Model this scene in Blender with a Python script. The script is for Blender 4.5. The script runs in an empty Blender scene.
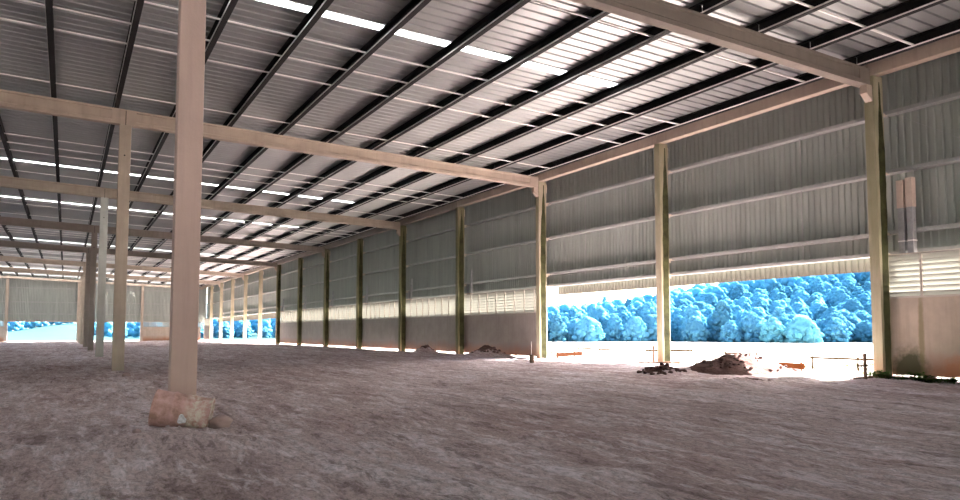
import bpy, math, random
import numpy as np
from mathutils import Vector, Matrix
random.seed(7); rng = np.random.default_rng(11)
S = bpy.context.scene
COL = S.collection
D = 19.8                       # hall-side face of the long wall's columns
YA, BAY = 12.86, 8.54          # first frame, spacing of the wall columns
FR = 2*BAY                     # spacing of the main frames
YE = YA + 14*BAY               # end wall
FOC, CY, YAW, PITCH = 747.6, 281.8, math.radians(28.93), math.radians(3.83)
ORD = ['first','second','third','fourth','fifth','sixth','seventh','eighth','ninth','tenth','eleventh','twelfth','thirteenth','fourteenth','fifteenth','sixteenth']

# ------------------------------------------------------------------ camera
cam = bpy.data.cameras.new('camera'); co = bpy.data.objects.new('camera', cam); COL.objects.link(co)
cam.sensor_fit = 'HORIZONTAL'; cam.sensor_width = 36.0; cam.lens = FOC*36/960
cam.shift_y = (CY-250)/960
co.location = (0,0,0); co.rotation_euler = (math.pi/2+PITCH, 0, -YAW)
cam.clip_end = 3000; cam.clip_start = .05
S.camera = co
Fv = np.array([math.sin(YAW)*math.cos(PITCH), math.cos(YAW)*math.cos(PITCH), math.sin(PITCH)])
Rv = np.array([math.cos(YAW), -math.sin(YAW), 0.]); Uv = np.cross(Rv, Fv)
def in_view(pts, m=25):
    """whether any of some world points shows in the photograph's frame (used to leave out repeats wholly outside it)"""
    for p in pts:
        p = np.array(p, float); d = p@Fv
        if d < .5: continue
        x = 480+FOC*(p@Rv)/d; y = CY-FOC*(p@Uv)/d
        if -m < x < 960+m and -m < y < 500+m: return True
    return False
def seg(a, b, n=24): return [tuple(a[i]+(b[i]-a[i])*t/n for i in range(3)) for t in range(n+1)]

# ------------------------------------------------------------------ mesh helper
class MB:
    def __init__(s): s.v=[]; s.f=[]
    def add(s, v, f):
        o=len(s.v); s.v += [tuple(p) for p in v]; s.f += [tuple(i+o for i in q) for q in f]; return s
    def box(s, a, b):
        x0,y0,z0=a; x1,y1,z1=b
        return s.add([(x0,y0,z0),(x1,y0,z0),(x1,y1,z0),(x0,y1,z0),(x0,y0,z1),(x1,y0,z1),(x1,y1,z1),(x0,y1,z1)],
              [(0,3,2,1),(4,5,6,7),(0,1,5,4),(1,2,6,5),(2,3,7,6),(3,0,4,7)])
    def obox(s, c, sx, sy, sz, R=None):
        m = R or Matrix.Identity(3); c=Vector(c); v=[]
        for z in (-1,1):
            for x,y in ((-1,-1),(1,-1),(1,1),(-1,1)):
                v.append(tuple(c + m@Vector((x*sx/2,y*sy/2,z*sz/2))))
        return s.add(v,[(0,3,2,1),(4,5,6,7),(0,1,5,4),(1,2,6,5),(2,3,7,6),(3,0,4,7)])
    def prism(s, prof, a, b, up=(0,0,1)):
        """closed profile [(u,w)...] swept from a to b; u across, w along up"""
        a=Vector(a); b=Vector(b); t=(b-a).normalized(); u=t.cross(Vector(up)).normalized(); w=u.cross(t).normalized()
        n=len(prof); v=[tuple(p+u*q[0]+w*q[1]) for p in (a,b) for q in prof]
        f=[(i,(i+1)%n,n+(i+1)%n,n+i) for i in range(n)]+[tuple(range(n-1,-1,-1)),tuple(range(n,2*n))]
        return s.add(v,f)
    def tube(s, a, b, r, n=8, r2=None):
        r2 = r if r2 is None else r2
        a=Vector(a); b=Vector(b); t=(b-a).normalized(); up=Vector((0,0,1)) if abs(t.z)<.9 else Vector((1,0,0))
        u=t.cross(up).normalized(); w=u.cross(t)
        v=[tuple(p+(u*math.cos(2*math.pi*i/n)+w*math.sin(2*math.pi*i/n))*q) for p,q in ((a,r),(b,r2)) for i in range(n)]
        f=[(i,(i+1)%n,n+(i+1)%n,n+i) for i in range(n)]+[tuple(range(n-1,-1,-1)),tuple(range(n,2*n))]
        return s.add(v,f)
    def mesh(s, name, smooth=False):
        me=bpy.data.meshes.new(name); me.from_pydata(s.v,[],s.f); me.update()
        if smooth:
            me.polygons.foreach_set('use_smooth',[True]*len(me.polygons))
        return me
def link(name, me, mat=None, parent=None, loc=(0,0,0)):
    o=bpy.data.objects.new(name, me); COL.objects.link(o); o.location=loc
    if mat and not me.materials: me.materials.append(mat)
    if parent: o.parent=parent
    return o
def tag(o, label, cat, group=None, kind=None):
    o['label']=label; o['category']=cat
    if group: o['group']=group
    if kind: o['kind']=kind
    return o
def struct(o, kind='structure'): o['kind']=kind; return o
def empty(name, loc, label, cat, group=None):
    o=bpy.data.objects.new(name,None); COL.objects.link(o); o.location=loc; o.empty_display_size=.2
    return tag(o,label,cat,group)
def bevel(o, w=.012, seg_=2):
    m=o.modifiers.new('bevel','BEVEL'); m.width=w; m.segments=seg_; m.limit_method='ANGLE'; m.angle_limit=math.radians(40)
    return o

# ------------------------------------------------------------------ materials
def newmat(name):
    m=bpy.data.materials.new(name); m.use_nodes=True; nt=m.node_tree; nt.nodes.clear()
    out=nt.nodes.new('ShaderNodeOutputMaterial'); b=nt.nodes.new('ShaderNodeBsdfPrincipled')
    nt.links.new(b.outputs[0],out.inputs[0]); return m,nt,b,out
def N(nt,t,**k):
    n=nt.nodes.new(t)
    for a,v in k.items():
        if a.startswith('i_'): n.inputs[a[2:].replace('_',' ')].default_value=v
        else: setattr(n,a,v)
    return n
def coords(nt, obj=False, scale=(1,1,1), rot=(0,0,0)):
    mp=N(nt,'ShaderNodeMapping'); mp.inputs['Scale'].default_value=scale; mp.inputs['Rotation'].default_value=rot
    if obj:
        tc=N(nt,'ShaderNodeTexCoord'); nt.links.new(tc.outputs['Object'],mp.inputs[0])
    else:
        g=N(nt,'ShaderNodeNewGeometry'); nt.links.new(g.outputs['Position'],mp.inputs[0])
    return mp
def noise(nt, mp, scale, detail=6, rough=.6, dist=0):
    n=N(nt,'ShaderNodeTexNoise'); n.inputs['Scale'].default_value=scale; n.inputs['Detail'].default_value=detail
    n.inputs['Roughness'].default_value=rough; n.inputs['Distortion'].default_value=dist
    nt.links.new(mp.outputs[0],n.inputs['Vector']); return n
def ramp(nt, src, stops):
    r=N(nt,'ShaderNodeValToRGB'); e=r.color_ramp.elements
    while len(e)<len(stops): e.new(.5)
    for q,(p,c) in zip(e,stops): q.position=p; q.color=(*c,1) if len(c)==3 else c
    nt.links.new(src,r.inputs[0]); return r
def mix(nt, fac, a, b, mode='MIX'):
    m=N(nt,'ShaderNodeMix',data_type='RGBA',blend_type=mode)
    for s,i in ((fac,0),(a,6),(b,7)):
        if hasattr(s,'links') : nt.links.new(s,m.inputs[i])
        else: m.inputs[i].default_value = s if i==0 else (*s,1)
    return m.outputs[2]
def math_(nt, op, a, b=None, clamp=False):
    m=N(nt,'ShaderNodeMath',operation=op,use_clamp=clamp)
    for s,i in ((a,0),(b,1)):
        if s is None: continue
        if hasattr(s,'links'): nt.links.new(s,m.inputs[i])
        else: m.inputs[i].default_value=s
    return m.outputs[0]
def bump(nt, b, h, strength=.3, dist=.02):
    n=N(nt,'ShaderNodeBump'); n.inputs['Strength'].default_value=strength; n.inputs['Distance'].default_value=dist
    nt.links.new(h,n.inputs['Height']); nt.links.new(n.outputs[0],b.inputs['Normal'])
def concrete(name, c, var=.18, moss=0, moss_c=(.13,.13,.045), rough=.85, foot=0):
    m,nt,b,_=newmat(name)
    mp=coords(nt); n1=noise(nt,mp,1.3,8,.65); n2=noise(nt,mp,22,4,.6)
    lo=tuple(x*(1-var) for x in c); hi=tuple(min(1,x*(1+var)) for x in c)
    col=ramp(nt,n1.outputs[0],[(.3,lo),(.7,hi)]).outputs[0]
    mv=coords(nt,scale=(3.5,3.5,.22)); n3=noise(nt,mv,1.6,5,.6)           # rain streaks
    col=mix(nt,math_(nt,'MULTIPLY',ramp(nt,n3.outputs[0],[(.5,(0,0,0)),(.75,(1,1,1))]).outputs[0],.35),col,tuple(x*.6 for x in c))
    if moss:
        mm=coords(nt,scale=(1.6,1.6,.28)); n4=noise(nt,mm,1.1,7,.62)
        f=ramp(nt,n4.outputs[0],[(.42-.12*moss,(0,0,0)),(.66-.12*moss,(1,1,1))]).outputs[0]
        col=mix(nt,math_(nt,'MULTIPLY',f,.8*min(1,moss)),col,moss_c)
    if foot:                                                           # orange ground glow put into the foot's colour
        g=N(nt,'ShaderNodeNewGeometry'); sp=N(nt,'ShaderNodeSeparateXYZ'); nt.links.new(g.outputs['Position'],sp.inputs[0])
        h=math_(nt,'ADD',sp.outputs[2],math_(nt,'MULTIPLY',n1.outputs[0],-1.1))
        r=N(nt,'ShaderNodeMapRange'); r.inputs[1].default_value=-1.1; r.inputs[2].default_value=-1.75; nt.links.new(h,r.inputs[0])
        col=mix(nt,math_(nt,'MULTIPLY',r.outputs[0],foot),col,(.33,.12,.055))
    nt.links.new(col,b.inputs['Base Color']); b.inputs['Roughness'].default_value=rough
    bump(nt,b,n2.outputs[0],.25,.01); return m
def metal(name, c, rough=.5, metallic=.0, var=.12, scale=2., spec=.5):
    m,nt,b,_=newmat(name); mp=coords(nt); n=noise(nt,mp,scale,6,.6)
    col=ramp(nt,n.outputs[0],[(.3,tuple(x*(1-var) for x in c)),(.7,tuple(min(1,x*(1+var)) for x in c))]).outputs[0]
    nt.links.new(col,b.inputs['Base Color']); b.inputs['Roughness'].default_value=rough; b.inputs['Metallic'].default_value=metallic
    b.inputs['Specular IOR Level'].default_value=spec
    return m
def plain(name, c, rough=.8, var=.15, scale=8.):
    return metal(name,c,rough,0,var,scale,0 if 'board' in name or 'timber' in name else .3)
M={}
M['conc_near']=concrete('concrete_pinkish',(.44,.325,.285),.06)
M['conc_tan']=concrete('concrete_tan',(.40,.335,.27),.12)
M['conc_pale']=concrete('concrete_pale',(.46,.46,.42),.1)
M['conc_dark']=concrete('concrete_brown',(.30,.255,.22),.12)
M['conc_beam']=concrete('concrete_beam',(.43,.345,.28),.12)
M['conc_front_shade']=concrete('concrete_shaded',(.20,.165,.14),.1)  # darker copy for the first beam: its shade is put into the colour
M['conc_moss']=concrete('concrete_mossy',(.42,.365,.275),.14,moss=.7,moss_c=(.16,.16,.06),foot=.5)
M['conc_moss_dark']=concrete('concrete_mossy_dark',(.36,.31,.22),.14,moss=1.0,moss_c=(.10,.105,.03),foot=.3)
M['moss']=plain('moss_stain',(.045,.046,.017),.95,.5,3)
M['panel']=concrete('concrete_panel',(.36,.31,.285),.14,foot=.75)
M['panel_near']=concrete('concrete_panel_tan',(.46,.375,.31),.14,moss=.18,moss_c=(.17,.15,.05),foot=.75)
def stains_and_glow(m):
    nt=m.node_tree; b=[n for n in nt.nodes if n.type=='BSDF_PRINCIPLED'][0]; src=b.inputs['Base Color'].links[0].from_socket
    w=coords(nt); n=noise(nt,w,4,6,.65)
    def blob(src,c,r,colr,amt):
        mp=N(nt,'ShaderNodeMapping',vector_type='POINT'); mp.inputs['Location'].default_value=tuple(-c[i]/r[i] for i in range(3)); mp.inputs['Scale'].default_value=tuple(1/q for q in r)
        g=N(nt,'ShaderNodeNewGeometry'); nt.links.new(g.outputs['Position'],mp.inputs[0]); le=N(nt,'ShaderNodeVectorMath',operation='LENGTH'); nt.links.new(mp.outputs[0],le.inputs[0])
        d=math_(nt,'ADD',le.outputs['Value'],math_(nt,'MULTIPLY',math_(nt,'SUBTRACT',n.outputs[0],.5),.9))
        f=N(nt,'ShaderNodeMapRange'); f.inputs[1].default_value=1.1; f.inputs[2].default_value=.6; nt.links.new(d,f.inputs[0])
        return mix(nt,math_(nt,'MULTIPLY',f.outputs[0],amt),src,colr)
    src=blob(src,(20.2,12.3,-1.15),(3,.55,.75),(.05,.055,.02),.9)
    src=blob(src,(20.2,11.95,-.1),(3,.09,1.3),(.17,.15,.05),.6)
    src=blob(src,(20.2,10.9,-1.2),(3,.7,.6),(.42,.17,.08),.75)  # orange ground glow put into the near panel's foot colour
    nt.links.new(src,b.inputs['Base Color'])
stains_and_glow(M['panel_near'])
M['steel']=metal('purlin_steel',(.018,.016,.017),.7,.0,.25,2.,.15)
M['lip']=metal('purlin_lip_highlight',(.72,.68,.66),.5,.1,.1)  # bright edge highlight put into the lip's pale colour
M['rod']=metal('rod_steel',(.84,.82,.80),.5,.1,.1)
M['girt']=metal('girt_galvanised',(.36,.36,.35),.5,.3,.12)
M['bracket']=metal('bracket_primer',(.55,.47,.38),.6,.0,.1)
M['deck']=metal('roof_sheet',(.385,.39,.39),.48,.92,.06,.8)
M['clad']=None
M['duct']=metal('duct_galvanised',(.33,.33,.34),.5,.4,.15,6)
M['duct_tan']=plain('duct_tan',(.56,.44,.37),.6,.06)
M['louvre_frame']=metal('louvre_frame',(.5,.44,.40),.5,.1,.1)
M['wood']=plain('raw_timber',(.12,.075,.04),.75,.25,6)
M['wood_orange']=plain('orange_board',(.10,.033,.012),.7,.15,6)
M['wood_red']=plain('salmon_board',(.036,.013,.007),.7,.15,6)
M['wood_thin']=plain('sun_bleached_timber',(.036,.023,.013),.75,.2,6)
M['wood_dark']=plain('weathered_timber',(.13,.085,.06),.8,.3,6)
M['tin']=plain('red_oxide_flashing',(.55,.36,.25),.7,.1)
# cladding: painted sheet, grey-green with faint streaks
m,nt,b,_=newmat('wall_sheet'); mp=coords(nt,scale=(1,1,.12)); n1=noise(nt,mp,2.2,6,.6)
nt.links.new(ramp(nt,n1.outputs[0],[(.3,(.27,.29,.265)),(.7,(.35,.37,.34))]).outputs[0],b.inputs['Base Color'])
b.inputs['Roughness'].default_value=.5; b.inputs['Metallic'].default_value=.1; M['clad']=m
def translucent(name, c, tr=.5, clear=.0):
    m=bpy.data.materials.new(name); m.use_nodes=True; nt=m.node_tree; nt.nodes.clear()
    out=N(nt,'ShaderNodeOutputMaterial'); d=N(nt,'ShaderNodeBsdfDiffuse'); t=N(nt,'ShaderNodeBsdfTranslucent'); x=N(nt,'ShaderNodeMixShader')
    mp=coords(nt); n=noise(nt,mp,3,4,.6); col=ramp(nt,n.outputs[0],[(.3,tuple(q*.93 for q in c)),(.7,c)]).outputs[0]
    nt.links.new(col,d.inputs[0]); nt.links.new(col,t.inputs[0]); x.inputs[0].default_value=tr
    nt.links.new(d.outputs[0],x.inputs[1]); nt.links.new(t.outputs[0],x.inputs[2]); last=x
    if clear:
        g=N(nt,'ShaderNodeBsdfTransparent'); y=N(nt,'ShaderNodeMixShader'); y.inputs[0].default_value=clear
        nt.links.new(x.outputs[0],y.inputs[1]); nt.links.new(g.outputs[0],y.inputs[2]); last=y
    nt.links.new(last.outputs[0],out.inputs[0]); return m
M['blade']=translucent('louvre_blade',(.36,.355,.325),.25)
M['skylight']=translucent('skylight_sheet',(.90,.925,.92),.7,.0)
M['skirt']=translucent('skirt_sheet',(.13,.12,.10),.02)

# soil
def soil(name, dark, mid, pale, streak_rot, bmp=.5, pale_amt=.6):
    m,nt,b,_=newmat(name)
    w=coords(nt); st=coords(nt,scale=(1,.16,1),rot=(0,0,streak_rot))
    n0=noise(nt,w,.16,6,.6); n1=noise(nt,st,1.1,9,.68,.6); n2=noise(nt,w,5,8,.7); n3=noise(nt,w,34,5,.7)
    col=ramp(nt,n0.outputs[0],[(.3,dark),(.68,mid)]).outputs[0]
    s=ramp(nt,n1.outputs[0],[(.5,(0,0,0)),(.60,(1,1,1))]).outputs[0]
    p=math_(nt,'MULTIPLY',s,ramp(nt,n2.outputs[0],[(.38,(.1,.1,.1)),(.62,(1,1,1))]).outputs[0])
    col=mix(nt,math_(nt,'MULTIPLY',p,pale_amt),col,pale)
    dk=ramp(nt,n1.outputs[0],[(.34,(1,1,1)),(.46,(0,0,0))]).outputs[0]
    col=mix(nt,math_(nt,'MULTIPLY',dk,.5),col,tuple(x*.55 for x in dark))
    col=mix(nt,.45,col,ramp(nt,n3.outputs[0],[(.36,(.52,.50,.50)),(.54,(1.05,1.05,1.05))]).outputs[0],'MULTIPLY')
    n5=noise(nt,coords(nt,scale=(1,.2,1),rot=(0,0,streak_rot+.25)),4.6,9,.72,.4)
    col=mix(nt,math_(nt,'MULTIPLY',ramp(nt,n5.outputs[0],[(.53,(0,0,0)),(.59,(1,1,1))]).outputs[0],.7*pale_amt),col,pale)
    col=mix(nt,math_(nt,'MULTIPLY',ramp(nt,n5.outputs[0],[(.38,(1,1,1)),(.45,(0,0,0))]).outputs[0],.7),col,tuple(x*.5 for x in dark))
    n6=noise(nt,coords(nt,scale=(1,.45,1),rot=(0,0,streak_rot-.5)),15,8,.8,.5)
    col=mix(nt,.55,col,ramp(nt,n6.outputs[0],[(.40,(.45,.43,.43)),(.50,(1.05,1.05,1.05)),(.64,(1.45,1.43,1.43))]).outputs[0],'MULTIPLY')
    nt.links.new(col,b.inputs['Base Color']); b.inputs['Roughness'].default_value=.95; b.inputs['Specular IOR Level'].default_value=0
    h=math_(nt,'ADD',math_(nt,'MULTIPLY',n2.outputs[0],1.),math_(nt,'ADD',math_(nt,'MULTIPLY',n3.outputs[0],.35),math_(nt,'MULTIPLY',n6.outputs[0],.6)))
    bump(nt,b,h,bmp,.12); return m
M['floor']=soil('packed_earth',(.50,.37,.36),(.66,.54,.545),(.86,.79,.83),math.radians(-20),1.0,.8)
M['field']=soil('red_field_soil',(.52,.44,.38),(.62,.56,.51),(.70,.66,.62),.4,.3)
M['clod']=soil('loose_earth',(.095,.055,.05),(.14,.088,.08),(.19,.135,.125),.2,.6,.4)

# ------------------------------------------------------------------ noise on numpy arrays
def vnoise(x,y,seed=0):
    xi=np.floor(x).astype(np.int64); yi=np.floor(y).astype(np.int64); fx=x-xi; fy=y-yi
    fx=fx*fx*(3-2*fx); fy=fy*fy*(3-2*fy)
    def h(a,b):
        n=(a*374761393+b*668265263+seed*1442695041)&0x7fffffff
        n=((n^(n>>13))*1274126177)&0x7fffffff
        return ((n^(n>>16))&0xffff)/65535.
    return (h(xi,yi)*(1-fx)+h(xi+1,yi)*fx)*(1-fy)+(h(xi,yi+1)*(1-fx)+h(xi+1,yi+1)*fx)*fy
def fbm(x,y,o=4,seed=0,g=.5):
    r=0;a=1;t=0
    for i in range(o): r=r+a*vnoise(x*2**i,y*2**i,seed+i); t+=a; a*=g
    return r/t
def sstep(a,b,x): t=np.clip((x-a)/(b-a),0,1); return t*t*(3-2*t)
HEAPS=[(18.35,16.2,1.25,.16,1.3),(19.0,15.0,.8,.05,1.3),(17.2,17.3,.9,.10,1.3),(15.6,17.0,.75,.22,2),(19.0,33.7,1.1,.42,1.2),(19.0,41.2,.65,.40,1),(14.6,13.3,1.0,.12,1.6),(16.7,13.3,.8,.12,1.6),(.9,10.4,1.3,.10,1.5),(-1.6,10.4,1.2,.14,1.2),(-.3,9.0,1.0,.10,1.2)]
def base(x,y):
    z=-1.41+.13*sstep(4,17,x)*sstep(4,14,y)-.10*sstep(60,120,y)
    z=z+.10*(fbm(x*.12,y*.12,3,5)-.5)*sstep(2,6,y)
    z=z+.10*sstep(15.5,17.5,x)*(1-sstep(18.6,20.5,x))*sstep(15,18,y)*(1-sstep(27,29,y))
    z=z-.11*np.exp(-((x-20.4)/.45)**2)*sstep(31,33,y)*(1-sstep(80,82,y))
    return z
def gz(x,y):
    x=np.asarray(x,float); y=np.asarray(y,float); z=base(x,y)
    a=math.radians(20); u=x*math.cos(a)+y*math.sin(a); v=-x*math.sin(a)+y*math.cos(a)     # wheel ruts
    z=z+.05*(fbm(u*1.5+.6*fbm(x*.4,y*.4,2,9),v*.22,4,21)-.5)
    z=z+.07*(fbm(x*.9,y*.9,3,31)-.5)+.05*(np.abs(fbm(x*2.6,y*2.6,4,41,.6)-.5)*-2+.25)
    z=z+.022*(fbm(x*9,y*9,2,51)-.5)
    z=z+.16*np.exp(-((x-.6)/3.2)**2-((y-9.8)/1.9)**2)*(fbm(x*2.2,y*2.2,4,91)-.5)+.05*sstep(12,7,y)*(np.abs(fbm(u*2.2,v*.5,4,95)-.5)*2-.4)
    for hx,hy,r,h,p in HEAPS:
        d=np.hypot(x-hx,y-hy)*(1+.5*(fbm(x*1.3,y*1.3,3,61)-.5)); k=np.exp(-(d/r)**2*p)
        z=z+h*k*(.75+.5*fbm(x*3.5,y*3.5,3,71))
    return z
def grid(name, xs, ys, fz, mat):
    X,Y=np.meshgrid(xs,ys); Z=fz(X,Y); v=np.stack([X,Y,Z],-1).reshape(-1,3); nx,ny=len(xs),len(ys)
    i=np.arange((ny-1)*(nx-1)); r=i//(nx-1); c=i%(nx-1); a=r*nx+c
    q=np.stack([a,a+1,a+nx+1,a+nx],-1)
    me=bpy.data.meshes.new(name); me.vertices.add(len(v)); me.vertices.foreach_set('co',v.ravel())
    me.loops.add(q.size); me.loops.foreach_set('vertex_index',q.ravel().astype(np.int32))
    me.polygons.add(len(q)); me.polygons.foreach_set('loop_start',(np.arange(len(q))*4).astype(np.int32)); me.polygons.foreach_set('loop_total',np.full(len(q),4,np.int32))
    me.update(calc_edges=True); me.polygons.foreach_set('use_smooth',[True]*len(q))
    return link(name,me,mat)
ys=[-22,-12,-5,0,2,3]
y=3.5
while y<YE+.2: ys.append(y); y+=max(.045,.0095*y)
ys.append(YE+.3)
xs=np.concatenate([np.arange(-36,-12,2.),np.arange(-12,-5,.3),np.arange(-5,20.75,.055)])
struct(grid('floor',xs,np.array(ys),gz,M['floor']))

# ------------------------------------------------------------------ land outside
def outz(x,y):
    r=np.hypot(x,y); a=np.degrees(np.arctan2(x,y))
    z=-1.36-.10*sstep(60,120,y)+.0*x
    inside=(x<20.9)&(x>-36.5)&(y<YE+.6)&(y>-21)
    side=sstep(24,32,a)
    H=1.5+14.5*sstep(33,60,a)+3.0*sstep(24,33,a)
    z=z+H*sstep(108,250,r)*side
    H2=7.0+3*vnoise(x*.01,y*.01,3)
    z=z+H2*sstep(175,300,r)*(1-side)*sstep(3.5,8,a)
    z=z+(1.3+3.2*sstep(-4,.3,a))*sstep(140,300,r)*(1-sstep(1.2,2.2,a))
    z=z+(.10+.15*sstep(60,110,r))*(fbm(x*.12,y*.12,3,81)-.5)
    return np.where(inside,z-.25,z)
xs=np.concatenate([np.arange(-420,-60,20.),np.arange(-60,20,5.),np.arange(20,60,1.),np.arange(60,440,6.)])
ys=np.concatenate([np.arange(-160,-20,10.),np.arange(-20,60,1.5),np.arange(60,180,3.),np.arange(180,520,8.)])
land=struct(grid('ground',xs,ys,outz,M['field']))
# grass and woodland floor on the far slopes of the ground
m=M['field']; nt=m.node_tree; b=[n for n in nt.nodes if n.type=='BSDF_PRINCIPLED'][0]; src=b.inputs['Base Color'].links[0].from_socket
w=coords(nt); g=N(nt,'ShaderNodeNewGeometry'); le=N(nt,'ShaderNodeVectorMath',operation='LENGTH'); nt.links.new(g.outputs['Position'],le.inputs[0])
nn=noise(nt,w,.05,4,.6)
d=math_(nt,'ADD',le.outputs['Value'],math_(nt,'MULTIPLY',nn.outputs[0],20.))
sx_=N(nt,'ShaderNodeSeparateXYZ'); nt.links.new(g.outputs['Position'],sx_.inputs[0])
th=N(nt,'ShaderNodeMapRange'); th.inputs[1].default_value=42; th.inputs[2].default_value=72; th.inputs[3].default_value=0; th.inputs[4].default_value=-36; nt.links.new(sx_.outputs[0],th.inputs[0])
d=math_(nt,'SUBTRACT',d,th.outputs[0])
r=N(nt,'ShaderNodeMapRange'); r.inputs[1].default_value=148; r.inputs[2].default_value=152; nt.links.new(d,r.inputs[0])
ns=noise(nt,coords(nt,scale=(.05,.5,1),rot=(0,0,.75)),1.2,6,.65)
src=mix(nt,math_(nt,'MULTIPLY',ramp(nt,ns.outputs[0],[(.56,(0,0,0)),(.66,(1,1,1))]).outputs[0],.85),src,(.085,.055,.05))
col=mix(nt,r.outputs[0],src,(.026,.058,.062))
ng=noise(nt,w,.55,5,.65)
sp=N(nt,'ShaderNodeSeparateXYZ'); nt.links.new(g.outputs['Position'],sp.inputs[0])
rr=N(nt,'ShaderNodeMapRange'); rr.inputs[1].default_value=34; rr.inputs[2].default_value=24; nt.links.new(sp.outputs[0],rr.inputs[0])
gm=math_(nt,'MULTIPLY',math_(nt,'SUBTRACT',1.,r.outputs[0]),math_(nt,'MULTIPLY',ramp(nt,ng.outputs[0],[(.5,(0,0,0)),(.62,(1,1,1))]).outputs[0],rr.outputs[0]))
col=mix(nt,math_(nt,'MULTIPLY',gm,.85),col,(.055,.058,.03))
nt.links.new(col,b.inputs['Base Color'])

# ------------------------------------------------------------------ trees
from mathutils import noise as mnoise
import bmesh
def lump(mb, c, r, sub, seed, sq=.85):
    bm=bmesh.new(); bmesh.ops.create_icosphere(bm,subdivisions=sub,radius=1)
    idx={}
    vs=[]
    for i,v in enumerate(bm.verts):
        p=v.co.normalized(); k=1+.26*mnoise.noise(p*2.1+Vector((seed,0,0)))+.22*mnoise.noise(p*5.3+Vector((0,seed,0)))+.16*mnoise.noise(p*11+Vector((0,0,seed)))
        idx[v]=i; vs.append((c[0]+p.x*r*k,c[1]+p.y*r*k,c[2]+p.z*r*k*sq))
    mb.add(vs,[tuple(idx[v] for v in f.verts) for f in bm.faces]); bm.free()
def tree_mesh(name, seed, w=2.0, h=4.5, n=120, sub=2):
    rr=random.Random(seed); mb=MB()
    mb.tube((0,0,-.6),(0,0,h*.5),.16,7,.08)
    for i in range(n):
        t=i/n; a=i*2.4+rr.random(); rad=w*(.66*math.sin(math.pi*min(1,.30+.66*t))+.03)*(.65+.45*rr.random())
        z=h*(.06+.82*t)
        lump(mb,(rad*math.cos(a)*1.15,rad*math.sin(a)*1.15,z),w*(.10+.13*rr.random()),sub,rr.random()*50)
    lump(mb,(0,0,h*.45),w*.66,sub+1,rr.random()*50,1.2)
    return mb.mesh(name,True)
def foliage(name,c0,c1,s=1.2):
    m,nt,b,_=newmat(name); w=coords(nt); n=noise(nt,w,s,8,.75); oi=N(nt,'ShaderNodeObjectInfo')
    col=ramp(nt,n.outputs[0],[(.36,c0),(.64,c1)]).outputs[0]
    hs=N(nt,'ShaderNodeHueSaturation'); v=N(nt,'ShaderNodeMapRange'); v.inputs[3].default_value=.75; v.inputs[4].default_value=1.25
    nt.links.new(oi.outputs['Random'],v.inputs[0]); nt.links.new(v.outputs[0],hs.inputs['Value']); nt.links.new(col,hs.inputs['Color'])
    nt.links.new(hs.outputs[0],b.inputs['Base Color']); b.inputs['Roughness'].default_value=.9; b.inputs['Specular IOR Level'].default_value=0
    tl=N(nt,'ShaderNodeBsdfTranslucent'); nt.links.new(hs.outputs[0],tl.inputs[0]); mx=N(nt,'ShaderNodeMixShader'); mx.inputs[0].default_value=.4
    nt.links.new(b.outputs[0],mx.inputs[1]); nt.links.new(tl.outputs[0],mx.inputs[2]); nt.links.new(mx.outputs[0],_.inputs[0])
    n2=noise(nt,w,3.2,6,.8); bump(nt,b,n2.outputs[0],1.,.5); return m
M['leaf']=foliage('haze_tinted_foliage',(.074,.225,.36),(.105,.31,.41))  # distance haze is put into the leaf colour as blue
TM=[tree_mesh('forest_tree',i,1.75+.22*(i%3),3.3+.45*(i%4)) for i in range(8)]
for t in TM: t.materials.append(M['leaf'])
spots=[]
def scatter(a0,a1,r0,r1,d0,growth,tries):
    for _ in range(tries):
        a=math.radians(random.uniform(a0,a1)); r=math.sqrt(random.uniform(r0*r0,r1*r1)); x,y=r*math.sin(a),r*math.cos(a)
        dm=d0*(1+growth*(r-r0)/(r1-r0))
        if all((x-p)**2+(y-q)**2>dm*dm for p,q,_ in spots): spots.append((x,y,r))
scatter(33.0,57.5,103.5,255,3.1,.45,14000)
scatter(7.8,14.5,178,300,4.4,.3,2500)
scatter(-5,1.2,262,300,4.5,.2,900)
scatter(1.6,5.6,185,300,4.6,.3,1200)
spots.sort(key=lambda s:s[2]); 
near=spots[:296]; rest=spots[296:]
LBL='bushy haze-tinted tree, one of the many packed in the forest across the field'
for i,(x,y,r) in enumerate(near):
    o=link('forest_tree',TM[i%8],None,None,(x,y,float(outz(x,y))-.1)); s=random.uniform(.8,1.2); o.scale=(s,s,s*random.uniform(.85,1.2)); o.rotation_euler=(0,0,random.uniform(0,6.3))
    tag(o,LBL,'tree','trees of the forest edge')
mb=MB(); low=[]
for k in range(4):
    q=MB(); rr=random.Random(90+k)
    for i in range(9):
        a=i*2.4; d_=1.15*(.4+.6*rr.random())*(1-.06*i); lump(q,(d_*math.cos(a),d_*math.sin(a),.9+.30*i),.62+.35*rr.random(),2,rr.random()*40)
    low.append(q)
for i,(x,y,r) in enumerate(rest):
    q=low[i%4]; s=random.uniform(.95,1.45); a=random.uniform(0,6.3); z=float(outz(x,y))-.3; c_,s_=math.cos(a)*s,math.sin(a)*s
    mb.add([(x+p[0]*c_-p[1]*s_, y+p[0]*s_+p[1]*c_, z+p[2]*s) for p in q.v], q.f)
tag(link('distant_forest',mb.mesh('distant_forest',True),M['leaf']),'continuous haze-tinted forest canopy climbing the upper hillside','forest',kind='stuff')
def special(az, r, s, seed, label, w=2., h=4.5):
    x,y=r*math.sin(math.radians(az)),r*math.cos(math.radians(az))
    me=tree_mesh('forest_tree',seed,w,h); me.materials.append(M['leaf2'])
    o=link('forest_tree',me,None,None,(x,y,float(outz(x,y))-.1)); o.scale=(s,)*3; tag(o,label,'tree')
M['leaf2']=foliage('haze_tinted_bright_foliage',(.10,.30,.38),(.14,.39,.45))  # paler leaves, with the haze tint in their colour too
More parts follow.
